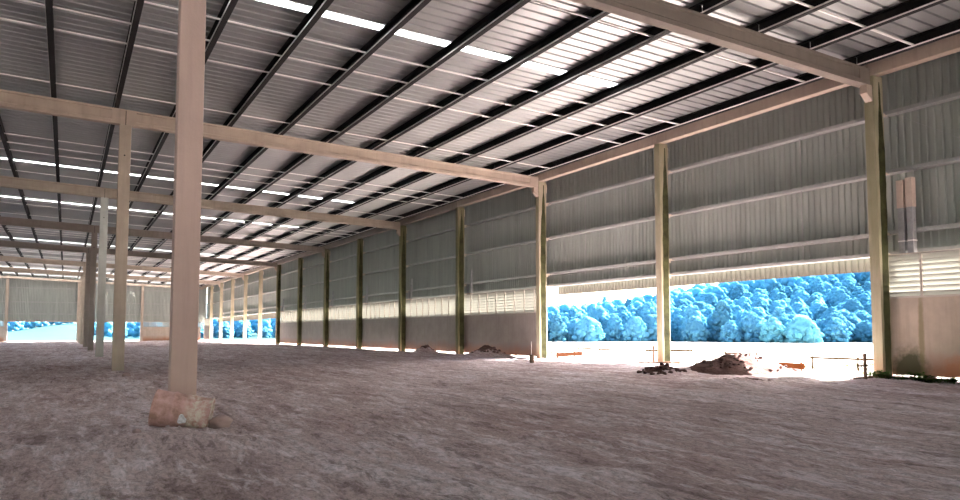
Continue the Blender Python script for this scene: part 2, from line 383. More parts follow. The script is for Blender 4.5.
special(50.3,101,1,201,'round pale bushy tree standing out at the forest foot, the narrower of two',1.9,3.4)
special(52.2,100.5,1,202,'broad low pale bush standing out at the forest foot, beside a rounder tree',2.6,3.2)
special(38.4,250,1.1,203,'lone tree with a small round crown rising above the forest skyline',1.5,7.5)

# ------------------------------------------------------------------ main frames
soff=lambda x: 6.985+.034*(D-x)          # underside of the frame beams
top=lambda x: 7.47+.038*(D-x)            # top of the frame beams = underside of the purlins
PH=.30                                   # purlin height
WX,WY=.42,.30                            # wall column section
KY={0:12.78,1:21.53}
def ky(k): return KY.get(k,YA+k*BAY)
def ztop(k): return 7.27
for k in range(0,14):
    y0=ky(k); zb=float(base(20.,y0))-.35
    how='nearest in the row' if k==0 else ORD[k]+' in the row counting from the nearest'
    desc='moss-streaked square concrete column' if k<9 else 'yellow-green concrete column with open view beside it,'
    e=empty('wall_column',(D+WX/2,y0+WY/2,zb),'%s on the long clad wall, %s'%('mossy concrete column' if k<9 else 'yellowish concrete column',how),'column','columns along the long wall')
    q=MB().box((-WX/2,-WY/2,0),(WX/2,WY/2,7.27-zb)); bevel(link('shaft',q.mesh('shaft'),M['conc_moss_dark'] if 3<=k<=8 else M['conc_moss'],e),.015)
    if k%2==0:                           # corbel that carries the frame beam
        x1=-WX/2; z1=6.985-zb; y=WY/2-.04
        q=MB().add([(x1-.24,-y,z1),(x1,-y,z1),(x1,-y,z1-.46),(x1-.24,-y,z1-.24),(x1-.24,y,z1),(x1,y,z1),(x1,y,z1-.46),(x1-.24,y,z1-.24)],
             [(0,3,2,1),(4,5,6,7),(0,1,5,4),(1,2,6,5),(2,3,7,6),(3,0,4,7)])
        bevel(link('corbel',q.mesh('corbel'),M['conc_beam'],e),.01)
    if k<9:                              # spear-shaped dark stain down the camera-side face
        q=MB(); pts=[]; n=26; zt=7.1-zb; yy=-WY/2-.003
        for i in range(n+1):
            t=i/n; z=zt*(1-t)+.25*t; wd=.015+.135*min(1,t*4)*(1-.1*t)+.012*math.sin(i*2.3+k); c=.02*math.sin(t*5+k)+.04
            pts.append((c-wd,yy,z,c+wd))
        v=[]; 
        for a,yv,z,bb in pts: v+=[(a,yv,z),(bb,yv,z),(a,yv+.006,z),(bb,yv+.006,z)]
        f=[]
        for i in range(n):
            a=4*i; f+= [(a,a+1,a+5,a+4),(a+2,a+6,a+7,a+3),(a,a+4,a+6,a+2),(a+1,a+3,a+7,a+5)]
        f+=[(0,2,3,1),(4*n,4*n+1,4*n+3,4*n+2)]
        q.add(v,f); link('moss_streak',q.mesh('moss_streak'),M['moss'],e)['label']='dark green moss streak'
    q=MB()                               # brackets that hold the girts out from the column
    for z in (6.28,4.57,2.82,2.23):
        q.box((WX/2,-.05,z-zb-.06),(WX/2+.36,.05,z-zb-.01)); q.box((WX/2,-.01,z-zb-.16),(WX/2+.2,.01,z-zb-.06))
    q.box((WX/2,-.09,6.75-zb),(WX/2+.09,.09,7.15-zb))
    link('girt_brackets',q.mesh('girt_brackets'),M['bracket'],e)

frames=list(range(0,7))
def beam_mesh(x0,x1,y0):
    """I-section with a shallow web recess, tapered in height by its two sloping edges; local to (x1,y0,soff(x1))"""
    mb=MB(); ox,oz=x1,soff(x1); n=1
    w=.30; xs=[x0,x1]
    sec=[]
    for x in xs:
        a,b=soff(x)-oz,top(x)-oz; r=.035
        sec.append([(x-ox,0,a),(x-ox,0,a+.11),(x-ox,r,a+.15),(x-ox,r,b-.10),(x-ox,0,b-.07),(x-ox,0,b),(x-ox,w,b),(x-ox,w,b-.07),(x-ox,w-r,b-.10),(x-ox,w-r,a+.15),(x-ox,w,a+.11),(x-ox,w,a)])
    m_=12; v=sec[0]+sec[1]; f=[(i,(i+1)%m_,m_+(i+1)%m_,m_+i) for i in range(m_)]+[tuple(range(m_-1,-1,-1)),tuple(range(m_,2*m_))]
    mb.add(v,f)
    # solid block ends
    for xa,xb in ((x1-.45,x1),(x0,x0+.35)):
        v=[]
        for x in (xa,xb):
            a,b=soff(x)-oz,top(x)-oz; v+=[(x-ox,.002,a+.05),(x-ox,.002,b-.02),(x-ox,w-.002,b-.02),(x-ox,w-.002,a+.05)]
        mb.add(v,[(0,1,5,4),(1,2,6,5),(2,3,7,6),(3,0,4,7),(3,2,1,0),(4,5,6,7)])
    return mb.mesh('roof_beam')
XR=1.68                                   # middle column row
for j in frames:
    y0=YA+j*FR; fo=ORD[j]
    bm_=[(XR+.005,D-.02,'long span between the middle column row and the long wall'),(-16.4,XR-.005,'span beyond the middle column row, away from the long wall')]
    for x0,x1,tx in bm_:
        if not in_view(seg((x0,y0,soff(x0)),(x1,y0,soff(x1)))): continue
        me=beam_mesh(x0,x1,y0); o=link('roof_beam',me,M['conc_front_shade'] if j==0 else M['conc_beam'] if j==1 else (M['conc_tan'] if j<3 else M['conc_dark'] if j<5 else M['conc_tan']),None,(x1,y0,soff(x1)))
        if x1>5: lab='tan concrete roof beam, %s from the front, reaching the long wall'%fo
        else: lab='tan concrete roof beam, %s from the front, on the open side of the middle columns'%fo
        tag(o,lab,'beam','concrete roof beams')
    zb=float(base(XR,y0))-.35
    lab={0:'pinkish concrete column, nearest of all, with a rusty drum at its foot',1:'tan concrete column standing second in the middle row',2:'pale grey concrete column standing third in the middle row'}.get(j,'brown concrete column standing %s in the middle row'%fo)
    e=empty('middle_column',(XR,y0+.15,zb),lab,'column','columns of the middle row')
    mt=[M['conc_near'],M['conc_tan'],M['conc_pale'],M['conc_dark'],M['conc_dark'],M['conc_tan'],M['conc_tan']][j]
    q=MB().box((-.20,-.15,0),(.20,.15,soff(XR)-zb)); bevel(link('shaft',q.mesh('shaft'),mt,e),.015)
    if j:
        q=MB().tube((-.005,-.153,soff(XR)-zb-1.15),(-.005,-.10,soff(XR)-zb-1.15),.028,10); link('lifting_hole',q.mesh('lifting_hole'),M['steel'],e)
        q=MB().tube((.0,-.17,soff(XR)-zb-.02),(.0,-.17,soff(XR)-zb+.5),.012,6); link('dowel',q.mesh('dowel'),M['steel'],e)

# eave beams, one per wall bay
for k in range(-2,14):
    y0=(ky(k) if k>=0 else YA+k*BAY)+.15; y1=(ky(k+1) if k>=-1 else YA+(k+1)*BAY)+.15
    if k==13: y1=YE
    if not in_view(seg((D,y0,7.5),(D,y1,7.5))): continue
    q=MB().box((-.15,.01,0),(.15,y1-y0-.01,.44)); 
    o=bevel(link('eave_beam',q.mesh('eave_beam'),M['conc_beam'] if k<3 else M['conc_dark'] if k<8 else M['conc_tan'],None,(D+.16,y0,7.275)),.012)
    nm='running forward from the nearest wall column out of the picture' if k<0 else 'over the %s bay beyond the nearest wall column'%ORD[k]
    tag(o,'tan concrete eave beam along the top of the long wall, '+nm,'beam','eave beams on the long wall')

# ------------------------------------------------------------------ roof deck with skylight slots
SKY=[18.65+12.55*i for i in range(-3,10) if i!=1]; SW=.42; SX1=15.3
rt=lambda x: top(x)+PH+.004
def deck():
    mb=MB(); P=.40; xa,xb=-36.,20.95
    y=-21.; ribs=[]
    def strip(ya,yb,x0,x1):
        # one module: flat pan and a trapezoid rib pressed upward at its far side
        w=yb-ya; rb=.10; pr=[(0,0),(w-rb,0),(w-rb+.02,.045),(w-.02,.045),(w,0)] if w>.2 else [(0,0),(w,0)]
        v=[]
        for x in (x0,x1):
            for a,h in pr: v.append((x,ya+a,rt(x)+h))
        n=len(pr); mb.add(v,[(i,i+1,n+i+1,n+i) for i in range(n-1)])
    yend=YE+.9
    cuts=sorted([s-SW/2 for s in SKY]+[s+SW/2 for s in SKY]); y=-21.
    bounds=[-21.]+cuts+[yend]
    for a,b in zip(bounds[:-1],bounds[1:]):
        if b<=a: continue
        is_sky=any(abs((a+b)/2-s)<.05 for s in SKY)
        if is_sky: strip(a,b,SX1,xb); continue
        n=max(1,round((b-a)/P)); h=(b-a)/n
        for i in range(n): strip(a+i*h,a+(i+1)*h,xa,xb)
    return mb
struct(link('ceiling',deck().mesh('ceiling'),M['deck']))
for i,s in enumerate(SKY):
    x0=-35.8
    q=MB(); q.add([(x0-SX1,-SW/2-.03,rt(x0)-rt(SX1)+.012),(0,-SW/2-.03,.012),(0,SW/2+.03,.012),(x0-SX1,SW/2+.03,rt(x0)-rt(SX1)+.012),
       (x0-SX1,-SW/2-.03,rt(x0)-rt(SX1)+.020),(0,-SW/2-.03,.020),(0,SW/2+.03,.020),(x0-SX1,SW/2+.03,rt(x0)-rt(SX1)+.020)],
       [(0,3,2,1),(4,5,6,7),(0,1,5,4),(1,2,6,5),(2,3,7,6),(3,0,4,7)])
    vis=[t for t in range(len(SKY)) if SKY[t]>18]; n=vis.index(i) if i in vis else 0; unseen=not in_view(seg((-12,s,rt(-12)),(SX1,s,rt(SX1))))
    e=empty('skylight',(SX1,s,rt(SX1)),'bright translucent skylight strip across the roof, %s counting from the front'%ORD[n],'skylight','roof skylight strips')
    if unseen: e['label']='translucent skylight strip overhead, %s row before the first one in view'%{0:'third',1:'second',2:'nearest'}.get(i,'next')
    link('translucent_sheet',q.mesh('translucent_sheet'),M['skylight'],e)
    q=MB(); x=SX1-.05
    while x>-9:
        q.box((x-SX1-.012,-SW/2,rt(x)-rt(SX1)-.004),(x-SX1+.012,SW/2,rt(x)-rt(SX1)+.011)); x-=.8
    for sy in (-SW/2,SW/2):
        a,b_=x-SX1,0; q.add([(a,sy-.01,rt(x)-rt(SX1)-.004),(b_,sy-.01,-.004),(b_,sy+.01,-.004),(a,sy+.01,rt(x)-rt(SX1)-.004),(a,sy-.01,rt(x)-rt(SX1)+.011),(b_,sy-.01,.011),(b_,sy+.01,.011),(a,sy+.01,rt(x)-rt(SX1)+.011)],
          [(0,3,2,1),(4,5,6,7),(0,1,5,4),(1,2,6,5),(2,3,7,6),(3,0,4,7)])
    link('frame',q.mesh('frame'),M['rod'],e)

# purlins: C-section open toward the middle of the hall
PX=[19.35-2.0*i for i in range(0,15)]
def purlin_meshes(L):
    t=.006; w=.17
    q=MB()
    q.box((w-t,0,0),(w,L,PH)); q.box((.012,0,0),(w-t,L,t)); q.box((0,0,PH-t),(w-t,L,PH)); q.box((0,0,PH-.03),(t,L,PH-t))
    l=MB().add([(-.004,0,.036),(.012,0,.004),(.016,0,.008),(.002,0,.040),(-.004,L,.036),(.012,L,.004),(.016,L,.008),(.002,L,.040)],[(0,1,5,4),(1,2,6,5),(2,3,7,6),(3,0,4,7),(3,2,1,0),(4,5,6,7)])  # lip slanted downward to catch floor light as a bright line
    return q.mesh('channel'),l.mesh('lip')
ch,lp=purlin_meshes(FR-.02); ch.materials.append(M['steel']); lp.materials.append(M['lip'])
for j in range(-1,7):
    y0=YA+j*FR+.16
    a,b_=('the front','the first') if j<0 else (ORD[j],(ORD[j+1] if j<6 else 'the end wall'))
    where='before the first roof beam' if j<0 else ('behind the %s roof beam'%ORD[j])
    for i,x in enumerate(PX):
        L=FR if j<6 else YE-y0+.1
        if not in_view(seg((x,y0,top(x)),(x,y0+L,top(x)),60),4): continue
        e=empty('roof_purlin',(x-.085,y0,top(x)+.001),'dark steel roof purlin, %s in from the long wall, %s'%(ORD[i],where),'purlin','roof purlins')
        link('channel',ch,None,e); link('lip',lp,None,e)['label']='steel lip, coloured pale for its highlight'
# sag rods between the purlins, five in each roof bay
for j in range(-1,7):
    where='before the first roof beam' if j<0 else ('behind the %s roof beam'%ORD[j])
    for i,off in enumerate((1.86,7.2,8.85,10.45,15.6)):
        y=YA+j*FR+off
        pts=seg((-10,y,top(-10)),(19.4,y,top(19.4)),60)
        if not in_view(pts,0): continue
        x0=-9.; L=19.42-x0
        q=MB().prism([(-.024,-.02),(0,-.026),(.024,-.02),(.026,0),(.024,.02),(-.024,.02),(-.026,0)],(x0-19.42,0,top(x0)-top(19.42)),(0,0,0))
        o=link('sag_rod',q.mesh('sag_rod'),M['rod'],None,(19.42,y,top(19.42)+.10))
        tag(o,'thin steel sag rod crossing the purlins, %s of five %s'%(ORD[i],where),'rod','roof sag rods')

# ------------------------------------------------------------------ long wall
def corrug(L, z0, z1, P=.2135, d=.045):
    """vertical sheet along +Y from 0 to L, corrugated in X; two-sided shell"""
    mb=MB(); n=int(L/P); P=L/n; v=[]
    pr=[]
    for i in range(n):
        pr+=[(i*P,0),(i*P+P*.52,0),(i*P+P*.64,d),(i*P+P*.88,d)]
    pr.append((L,0)); v=[(x,y,z) for z in (z0,z1) for y,x in pr]; m_=len(pr)
    mb.add(v,[(i,i+1,m_+i+1,m_+i) for i in range(m_-1)]); return mb
CX=20.74
q=corrug(YE+21.4,2.20,8.02); struct(link('wall_right',q.mesh('wall_right'),M['clad'],None,(CX,-21.,0)))
# lower hanging skirt, outside the girts, over the open bays and the closed ones
def skirt(name,y0,y1,z0,z1,x): 
    q=corrug(y1-y0,z0,z1); return struct(link(name,q.mesh(name),M['skirt'],None,(x,y0,0)))
skirt('trim_1',YA-.1,30.05,1.80,2.46,20.98)
skirt('trim_2',ky(8)+.2,ky(13),1.55,2.46,20.98)
GZ=(6.28,4.57,2.82,2.23)
GN=('top','upper middle','lower middle','bottom')
for k in range(-1,14):
    y0=(ky(k) if k>=0 else YA+k*BAY)+.15; y1=(ky(k+1))+.15
    if k==13: y1=YE
    bay='before the nearest wall column' if k<0 else 'behind the %s wall column'%('nearest' if k==0 else ORD[k])
    for z,nm in zip(GZ,GN):
        if not in_view(seg((20.5,y0,z),(20.5,y1,z))): continue
        q=MB(); L=y1-y0
        q.box((-.09,.02,-.05),(.188,L-.02,-.045)); q.box((-.09,.02,.045),(.188,L-.02,.05)); q.box((-.095,.02,-.05),(-.09,L-.02,.05))
        o=link('wall_girt',q.mesh('wall_girt'),M['girt'],None,(20.55,y0,z)); tag(o,'grey steel girt across the wall sheeting, %s of four, %s'%(nm,bay),'girt','wall girts')
    if not in_view(seg((20.5,y0,5),(20.5,y1,5))): continue
    for i,t in enumerate((1/3,2/3)):
        y=y0+(y1-y0)*t
        if not in_view([(20.5,y,z) for z in (3,4,5,6)]): continue
        q=MB().box((-.012,-.012,0),(.012,.012,6.28-2.23)); o=link('girt_hanger',q.mesh('girt_hanger'),M['girt'],None,(20.58,y,2.23))
        tag(o,'thin upright hanger tying the girts, %s one %s'%('nearer' if i==0 else 'farther',bay),'rod','girt hangers')
    for i,(ya,yb) in enumerate(((y0+.2,y0+(y1-y0)/3),(y1-.2,y0+(y1-y0)*2/3))):
        if not in_view([(20.5,ya,6),(20.5,yb,5)]): continue
        q=MB().tube((0,0,0),(0,yb-ya,4.6-6.25),.006,5); o=link('brace_rod',q.mesh('brace_rod'),M['duct'],None,(20.56,ya,6.25))
        tag(o,'thin brace rod below the top girt, %s end, bay %s'%('near' if i==0 else 'far',bay),'rod','girt brace rods')

# concrete panel and louvre of a closed bay
def closed_bay(y0,y1,nm,near=False,kx=20.235):
    L=y1-y0
    q=MB().box((0,0,0),(.12,L,2.125)); n=max(1,round(L/4)); 
    o=link('wall_panel',q.mesh('wall_panel'),M['panel_near'] if near else M['panel'],None,(kx,y0,-1.19)); bevel(o,.012)
    tag(o,'%s concrete wall panel %s'%('stained tan' if near else 'brown glow-tinted',nm),'panel','low concrete panels')
    e=empty('louvre',(kx,y0,.93),'white slatted louvre band on the concrete panel %s'%nm,'louvre','louvre bands')
    f=MB(); f.box((-.02,0,0),(.10,L,.05)); f.box((-.01,0,1.20),(.10,L,1.24))
    m_=max(1,round(L/1.0)); 
    for i in range(m_+1):
        y=L*i/m_; f.box((-.025,y-.028,.0),(.03,y+.028,1.24))
    link('frame',f.mesh('frame'),M['louvre_frame'],e)
    b=MB(); nb=8; R=Matrix.Rotation(math.radians(-38),3,'Y')
    for i in range(nb): b.obox((.045,L/2,.10+i*.148),.010,L-.01,.185,R)
    link('blades',b.mesh('blades'),M['blade'],e)
closed_bay(YA-BAY+.3,ky(0)+.15,'before the nearest wall column',True)
for k in range(2,8): closed_bay(ky(k)+.155,ky(k+1)+.145,'behind the %s wall column'%ORD[k])
closed_bay(ky(13)+.31,YE,'behind the fourteenth wall column')
def ducts(y, nm, tall=True):
    e=empty('duct_pair',(20.36,y,2.2),'pair of upright square ducts on the louvre '+nm,'duct','wall duct pairs')
    for i,(dy,h) in enumerate(((-.12,2.07),(.13,2.03)) if tall else ((-.0,1.35),(.42,.55))):
        w=.085 if tall else .05
        q=MB().box((-w,dy-w,-.05),(w,dy+w,1.25 if tall else h)); bevel(link('duct',q.mesh('duct'),M['duct'],e),.01)
        if tall:
            q=MB().box((-w-.012,dy-w-.012,1.25),(w+.012,dy+w+.012,h)); bevel(link('sleeve',q.mesh('sleeve'),M['duct_tan'],e),.008)['label']='tan upper sleeve'
            q=MB().box((-w-.01,dy-w-.01,.30),(w+.01,dy+w+.01,.335)); link('strap',q.mesh('strap'),M['rod'],e)
    if not tall:
        q=MB().box((-.06,-.05,-.08),(.06,.52,.04)); bevel(link('branch',q.mesh('branch'),M['duct_tan'],e),.01)
ducts(12.30,'just before the nearest wall column')
for k in range(3,9): ducts(ky(k)-.62,'before the %s wall column'%ORD[k],False)
ducts(YE-1.2,'in the far corner',False)

# ------------------------------------------------------------------ end wall and hidden sides
def corrug_x(L,z0,z1):
    q=corrug(L,z0,z1); q.v=[(y,-x,z) for x,y,z in q.v]; return q
q=corrug_x(D+36.9,1.55,10.6); struct(link('wall_back',q.mesh('wall_back'),M['clad'],None,(-36.,YE+.55,0)))
EX=[-7.9,1.72,10.7]
for i,x in enumerate(EX):
    zb=float(base(x,YE))-.35; e=empty('end_wall_column',(x,YE+.15,zb),'tan concrete column on the far end wall, %s from the corner with the long wall'%ORD[2-i],'column','end wall columns')
    w=.3 if i==1 else .2
    q=MB().box((-w,-.15,0),(w,.15,top(x)-zb)); bevel(link('shaft',q.mesh('shaft'),M['conc_beam'],e),.015)
    q=MB()
    for z in (6.7,4.55,2.75,1.6): q.box((-.05,.15,z-zb-.06),(.05,.42,z-zb))
    link('girt_brackets',q.mesh('girt_brackets'),M['bracket'],e)
EB=[-17.5,-7.9,1.72,10.7,D+.2]
for i in range(4):
    x0,x1=EB[i],EB[i+1]
    nm='beside the corner' if i==3 else '%s bay from the corner'%ORD[3-i]
    for z,n in zip((6.7,4.55,2.75,1.6),('top','upper middle','lower middle','bottom')):
        q=MB().box((x0-x1+.02,-.06,-.055),(-.02,.06,.055)); o=link('end_wall_girt',q.mesh('end_wall_girt'),M['girt'] if n!='bottom' else M['tin'],None,(x1,YE+.44,z))
        tag(o,'%s girt on the far end wall, %s, %s'%('tan' if n=='bottom' else 'grey',n+' of four' if i==3 else n,nm),'girt','end wall girts')
    q=MB().add([(x0-x1+.02,-.1,soff(x0)-soff(x1)+.35),(-.02,-.1,.35),(-.02,.1,.35),(x0-x1+.02,.1,soff(x0)-soff(x1)+.35),(x0-x1+.02,-.1,soff(x0)-soff(x1)+.7),(-.02,-.1,.7),(-.02,.1,.7),(x0-x1+.02,.1,soff(x0)-soff(x1)+.7)],
         [(0,3,2,1),(4,5,6,7),(0,1,5,4),(1,2,6,5),(2,3,7,6),(3,0,4,7)])
    o=link('end_wall_beam',q.mesh('end_wall_beam'),M['conc_beam'],None,(x1,YE-.12,soff(x1)-.25)); tag(o,'tan concrete beam along the top of the far end wall, '+nm,'beam','end wall beams')
    for t in (1/3,2/3):
        x=x0+(x1-x0)*t; q=MB().box((-.02,-.02,0),(.02,.02,5.1)); o=link('end_wall_hanger',q.mesh('end_wall_hanger'),M['girt'],None,(x,YE+.40,1.6))
        tag(o,'thin upright hanger on the far end wall, %s in the %s'%('outer' if t<.5 else 'inner',nm if i<3 else 'bay beside the corner'),'rod','end wall hangers')
for x0,x1,nm in ((10.92,D-.02,'on the far end wall beside the corner'),(-17.5,-8.12,'on the far end wall, away from the corner')):
    L=x1-x0
    q=MB().box((0,0,0),(L,.12,2.25)); o=link('wall_panel',q.mesh('wall_panel'),M['panel_near'],None,(x0,YE+.12,-1.5)); tag(o,'tan concrete panel '+nm,'panel')
    e=empty('louvre',(x0,YE+.12,.75),'white slatted louvre band '+nm,'louvre')
    f=MB(); f.box((0,-.02,0),(L,.1,.05)); f.box((0,-.02,.85),(L,.1,.9)); m_=round(L)
    for i in range(m_+1): f.box((L*i/m_-.03,-.03,0),(L*i/m_+.03,.03,.9))
    link('frame',f.mesh('frame'),M['louvre_frame'],e)
    b=MB(); R=Matrix.Rotation(math.radians(38),3,'X')
    for i in range(6): b.obox((L/2,.045,.1+i*.145),L-.02,.012,.155,R)
    link('blades',b.mesh('blades'),M['blade'],e)
# the hall's unseen long side, closed low and stopped short to steer the light
q=corrug(YE-38,-1.6,11.); q.v=[(x,y if y<YE-39 else y,z) for x,y,z in q.v]; struct(link('wall_left_unseen',q.mesh('wall_left_unseen'),M['clad'],None,(-36.,-21.,0)))

q=corrug_x(D+36.9,1.7,10.6); struct(link('wall_front_unseen',q.mesh('wall_front_unseen'),M['clad'],None,(-36.,-21.1,0)))  # unseen wall added to cut the light coming from the front
closed_bay(-21.,YA-BAY+.3,'far in front of the nearest wall column, unseen',True)  # unseen bay added to keep sun off the near floor
# ------------------------------------------------------------------ things on the ground
def g(x,y): return float(gz(x,y))
# drum
M['rust']=None
m,nt,b,_=newmat('rusty_red_drum'); w=coords(nt,True); n1=noise(nt,w,5,7,.7); n2=noise(nt,w,9,6,.7); n3=noise(nt,w,40,4,.7)
col=ramp(nt,n1.outputs[0],[(.36,(.28,.165,.13)),(.5,(.44,.26,.235)),(.66,(.55,.36,.335))]).outputs[0]
sx=N(nt,'ShaderNodeSeparateXYZ'); nt.links.new(w.outputs[0],sx.inputs[0])
band=N(nt,'ShaderNodeMapRange'); band.inputs[1].default_value=.02; band.inputs[2].default_value=.16; nt.links.new(sx.outputs[0],band.inputs[0])
pf=math_(nt,'MULTIPLY',band.outputs[0],ramp(nt,n2.outputs[0],[(.45,(0,0,0)),(.6,(1,1,1))]).outputs[0])
col=mix(nt,math_(nt,'MULTIPLY',pf,.75),col,(.60,.60,.50))
nt.links.new(col,b.inputs['Base Color']); b.inputs['Roughness'].default_value=.75; bump(nt,b,n3.outputs[0],.4,.01); M['rust']=m
R_=.262; HL=.40
def lathe(prof,n=40):
    mb=MB(); k=len(prof); v=[(x,r*math.cos(2*math.pi*i/n),r*math.sin(2*math.pi*i/n)) for x,r in prof for i in range(n)]
    f=[(a*n+i,a*n+(i+1)%n,(a+1)*n+(i+1)%n,(a+1)*n+i) for a in range(k-1) for i in range(n)]; mb.add(v,f); return mb
dx,dy=1.53,11.75; dz=g(dx,dy)+.235
e=empty('oil_drum',(dx,dy,dz),'rusty red steel drum lying on its side against the nearest column','drum'); e.rotation_euler=(0,math.radians(11),math.radians(-16))
prof=[(-HL,.001),(-HL+.018,.001),(-HL+.018,R_-.02),(-HL,R_-.004),(-HL,R_+.008),(-HL+.02,R_+.008),(-HL+.024,R_)]
for c in (-.13,.13): prof+=[(c-.03,R_),(c-.018,R_+.010),(c,R_+.014),(c+.018,R_+.010),(c+.03,R_)]
prof+=[(HL-.024,R_),(HL-.02,R_+.008),(HL,R_+.008),(HL,R_-.004),(HL-.018,R_-.02),(HL-.018,.001)]
o=link('body',lathe(prof).mesh('body',True),M['rust'],e)
q=MB()                                        # worn white mark on the drum's side
ng=14
for u in range(1):
    v=[]; f=[]
    for i in range(ng+1):
        for k in range(ng+1):
            s=(i/ng-.5)*2; t=(k/ng-.5)*2; rr=math.hypot(s,t) or 1; sc_=max(abs(s),abs(t))/rr if rr else 1
            s2,t2=s*sc_,t*sc_; wob=1+.18*math.sin(3*math.atan2(t2,s2)+1)
            a=math.radians(197)+t2*.27*wob; v.append((.045+s2*.06*wob,(R_+.004)*math.cos(a),(R_+.004)*math.sin(a)))
    for i in range(ng):
        for k in range(ng):
            a=i*(ng+1)+k; f.append((a,a+1,a+ng+2,a+ng+1))
    q.add(v,f)
link('label_patch',q.mesh('label_patch',True),plain('worn_white_paint',(.62,.62,.66),.7,.35,30),e)['label']='worn white paint patch'
# stones and clods
def bulk(x,y,cx,cy,rx,ry,h,seed):
    x=np.asarray(x,float); y=np.asarray(y,float); d=np.hypot((x-cx)/rx,(y-cy)/ry)
    return -.05-.25*sstep(.95,1.25,d)+h*np.clip(1-d,0,1)**.8*(.75+.6*fbm(x*2.2+seed,y*2.2,4,seed))+.06*(fbm(x*8,y*8,3,seed+4)-.5)*(d<1.1)
PILES=[(18.2,16.2,1.9,1.5,.46,3),(15.6,17.0,.85,.5,.13,12),(19.1,33.7,1.1,.7,.12,5)]
def gtop(x,y): return g(x,y)+max([0]+[float(bulk(x,y,*q)) for q in PILES if math.hypot((x-q[0])/q[2],(y-q[1])/q[3])<1])
def rock(name,x,y,sx,sy,sz,label,seed,mat,sink=.25,cat='stone',group=None):
    q=MB(); lump(q,(0,0,0),1,2 if cat=='clod' else 3,seed,1); q.v=[(a*sx,b_*sy,c*sz) for a,b_,c in q.v]
    o=link(name,q.mesh(name,True),mat,None,(x,y,gtop(x,y)+sz*(1-2*sink)*.6)); o.rotation_euler=(0,0,seed); tag(o,label,cat,group); return o
M['stone']=concrete('pink_stone',(.36,.26,.25),.15)
rock('stone',2.06,11.72,.17,.15,.13,'pale pink lump of concrete at the right end of the rusty drum',3.3,M['stone'])
rock('stone',.85,10.75,.06,.05,.045,'small pale stone on the ground in front of the rusty drum',5.1,M['stone'])
rock('stone',1.75,26.6,.12,.1,.1,'small pale stone beside the foot of the second middle column',6.1,M['stone'])
def clods(cx,cy,r,n,where,s0,s1):
    for i in range(n):
        a=random.uniform(0,6.3); d=r*math.sqrt(random.random()); s=random.uniform(s0,s1); x,y=cx+d*math.cos(a),cy+d*math.sin(a)*.8
        rock('earth_clod',x,y,s,s*random.uniform(.7,1),s*random.uniform(.55,.85),'clod of red earth lying '+where,random.uniform(0,60),M['floor'] if 'drum' in where else M['clod'],.3,'clod','clods '+where)
clods(18.4,16.2,1.5,64,'on the large heap of soil by the open wall bays',.03,.10)
clods(15.6,17.0,.75,60,'on the low dark pile beside the large heap',.02,.085)
clods(19.0,33.6,1.0,12,'on the heap against the concrete panel',.04,.1)
clods(1.2,10.7,1.2,26,'around the rusty drum',.02,.05)
# loose soil heaps
def heap(cx,cy,rx,ry,h,label,seed):
    n=46; X,Y=np.meshgrid(np.linspace(-1.3,1.3,n),np.linspace(-1.3,1.3,n)); d=np.hypot(X,Y)
    x=cx+X*rx; y=cy+Y*ry; z=gz(x,y)+bulk(x,y,cx,cy,rx,ry,h,seed)
    v=np.stack([x-cx,y-cy,z-g(cx,cy)],-1).reshape(-1,3); f=[(r*n+c,r*n+c+1,(r+1)*n+c+1,(r+1)*n+c) for r in range(n-1) for c in range(n-1)]
    q=MB(); q.add([tuple(p) for p in v],f); o=link('soil_heap',q.mesh('soil_heap',True),M['clod'],None,(cx,cy,g(cx,cy))); tag(o,label,'soil heap')
heap(18.2,16.2,1.9,1.5,.46,'large heap of broken red soil in front of the open wall bays',3)
heap(15.6,17.0,.85,.5,.13,'low dark pile of clods beside the large heap, towards the second wall column',12)
heap(15.1,13.4,1.5,.7,.07,'low flattened patch of dark soil in front of the large heap',8)
heap(19.1,33.7,1.1,.7,.12,'low dark soil heap against the concrete panel behind the third wall column',5)
heap(19.2,41.2,.6,.5,.12,'small dark soil heap at the foot of the fourth wall column',6)
# timber stakes and profile boards
def stake(x,y,h,w,label,mat,lean=0,cross=None,name='stake'):
    e=empty(name,(x,y,g(x,y) if x<20.7 else float(outz(x,y))),label,'stake'); e.rotation_euler=(0,lean,0)
    bevel(link('post',MB().box((-w/2,-w/2,-.25),(w/2,w/2,h)).mesh('post'),mat,e),.004)
    if cross:
        for z,l,off in cross: link('crosspiece',MB().obox((off,0,z),l,.04,.05).mesh('crosspiece'),M['wood_dark'],e)
    return e
e=stake(16.35,25.3,.02,.13,'stub of brown post with a thin rod, standing alone before the third wall column',M['wood_dark'],name='marker_post')
for c in list(e.children): bpy.data.objects.remove(c)
bevel(link('post',MB().box((-.07,-.07,-.2),(.07,.07,.33)).mesh('post'),M['wood_dark'],e),.01)
link('rod',MB().tube((-.02,0,.3),(-.02,0,.85),.012,6).mesh('rod'),M['rod'],e)
stake(19.95,22.2,.72,.06,'dark timber stake at the foot of the second wall column',M['wood_dark'])
stake(18.75,12.62,.70,.07,'timber stake with crosspieces at the foot of the nearest wall column',M['wood_dark'],0,((.36,.45,-.12),(.05,.8,-.1)))
stake(20.95,30.6,.6,.05,'short thin stake beside the third wall column, outside',M['wood'])
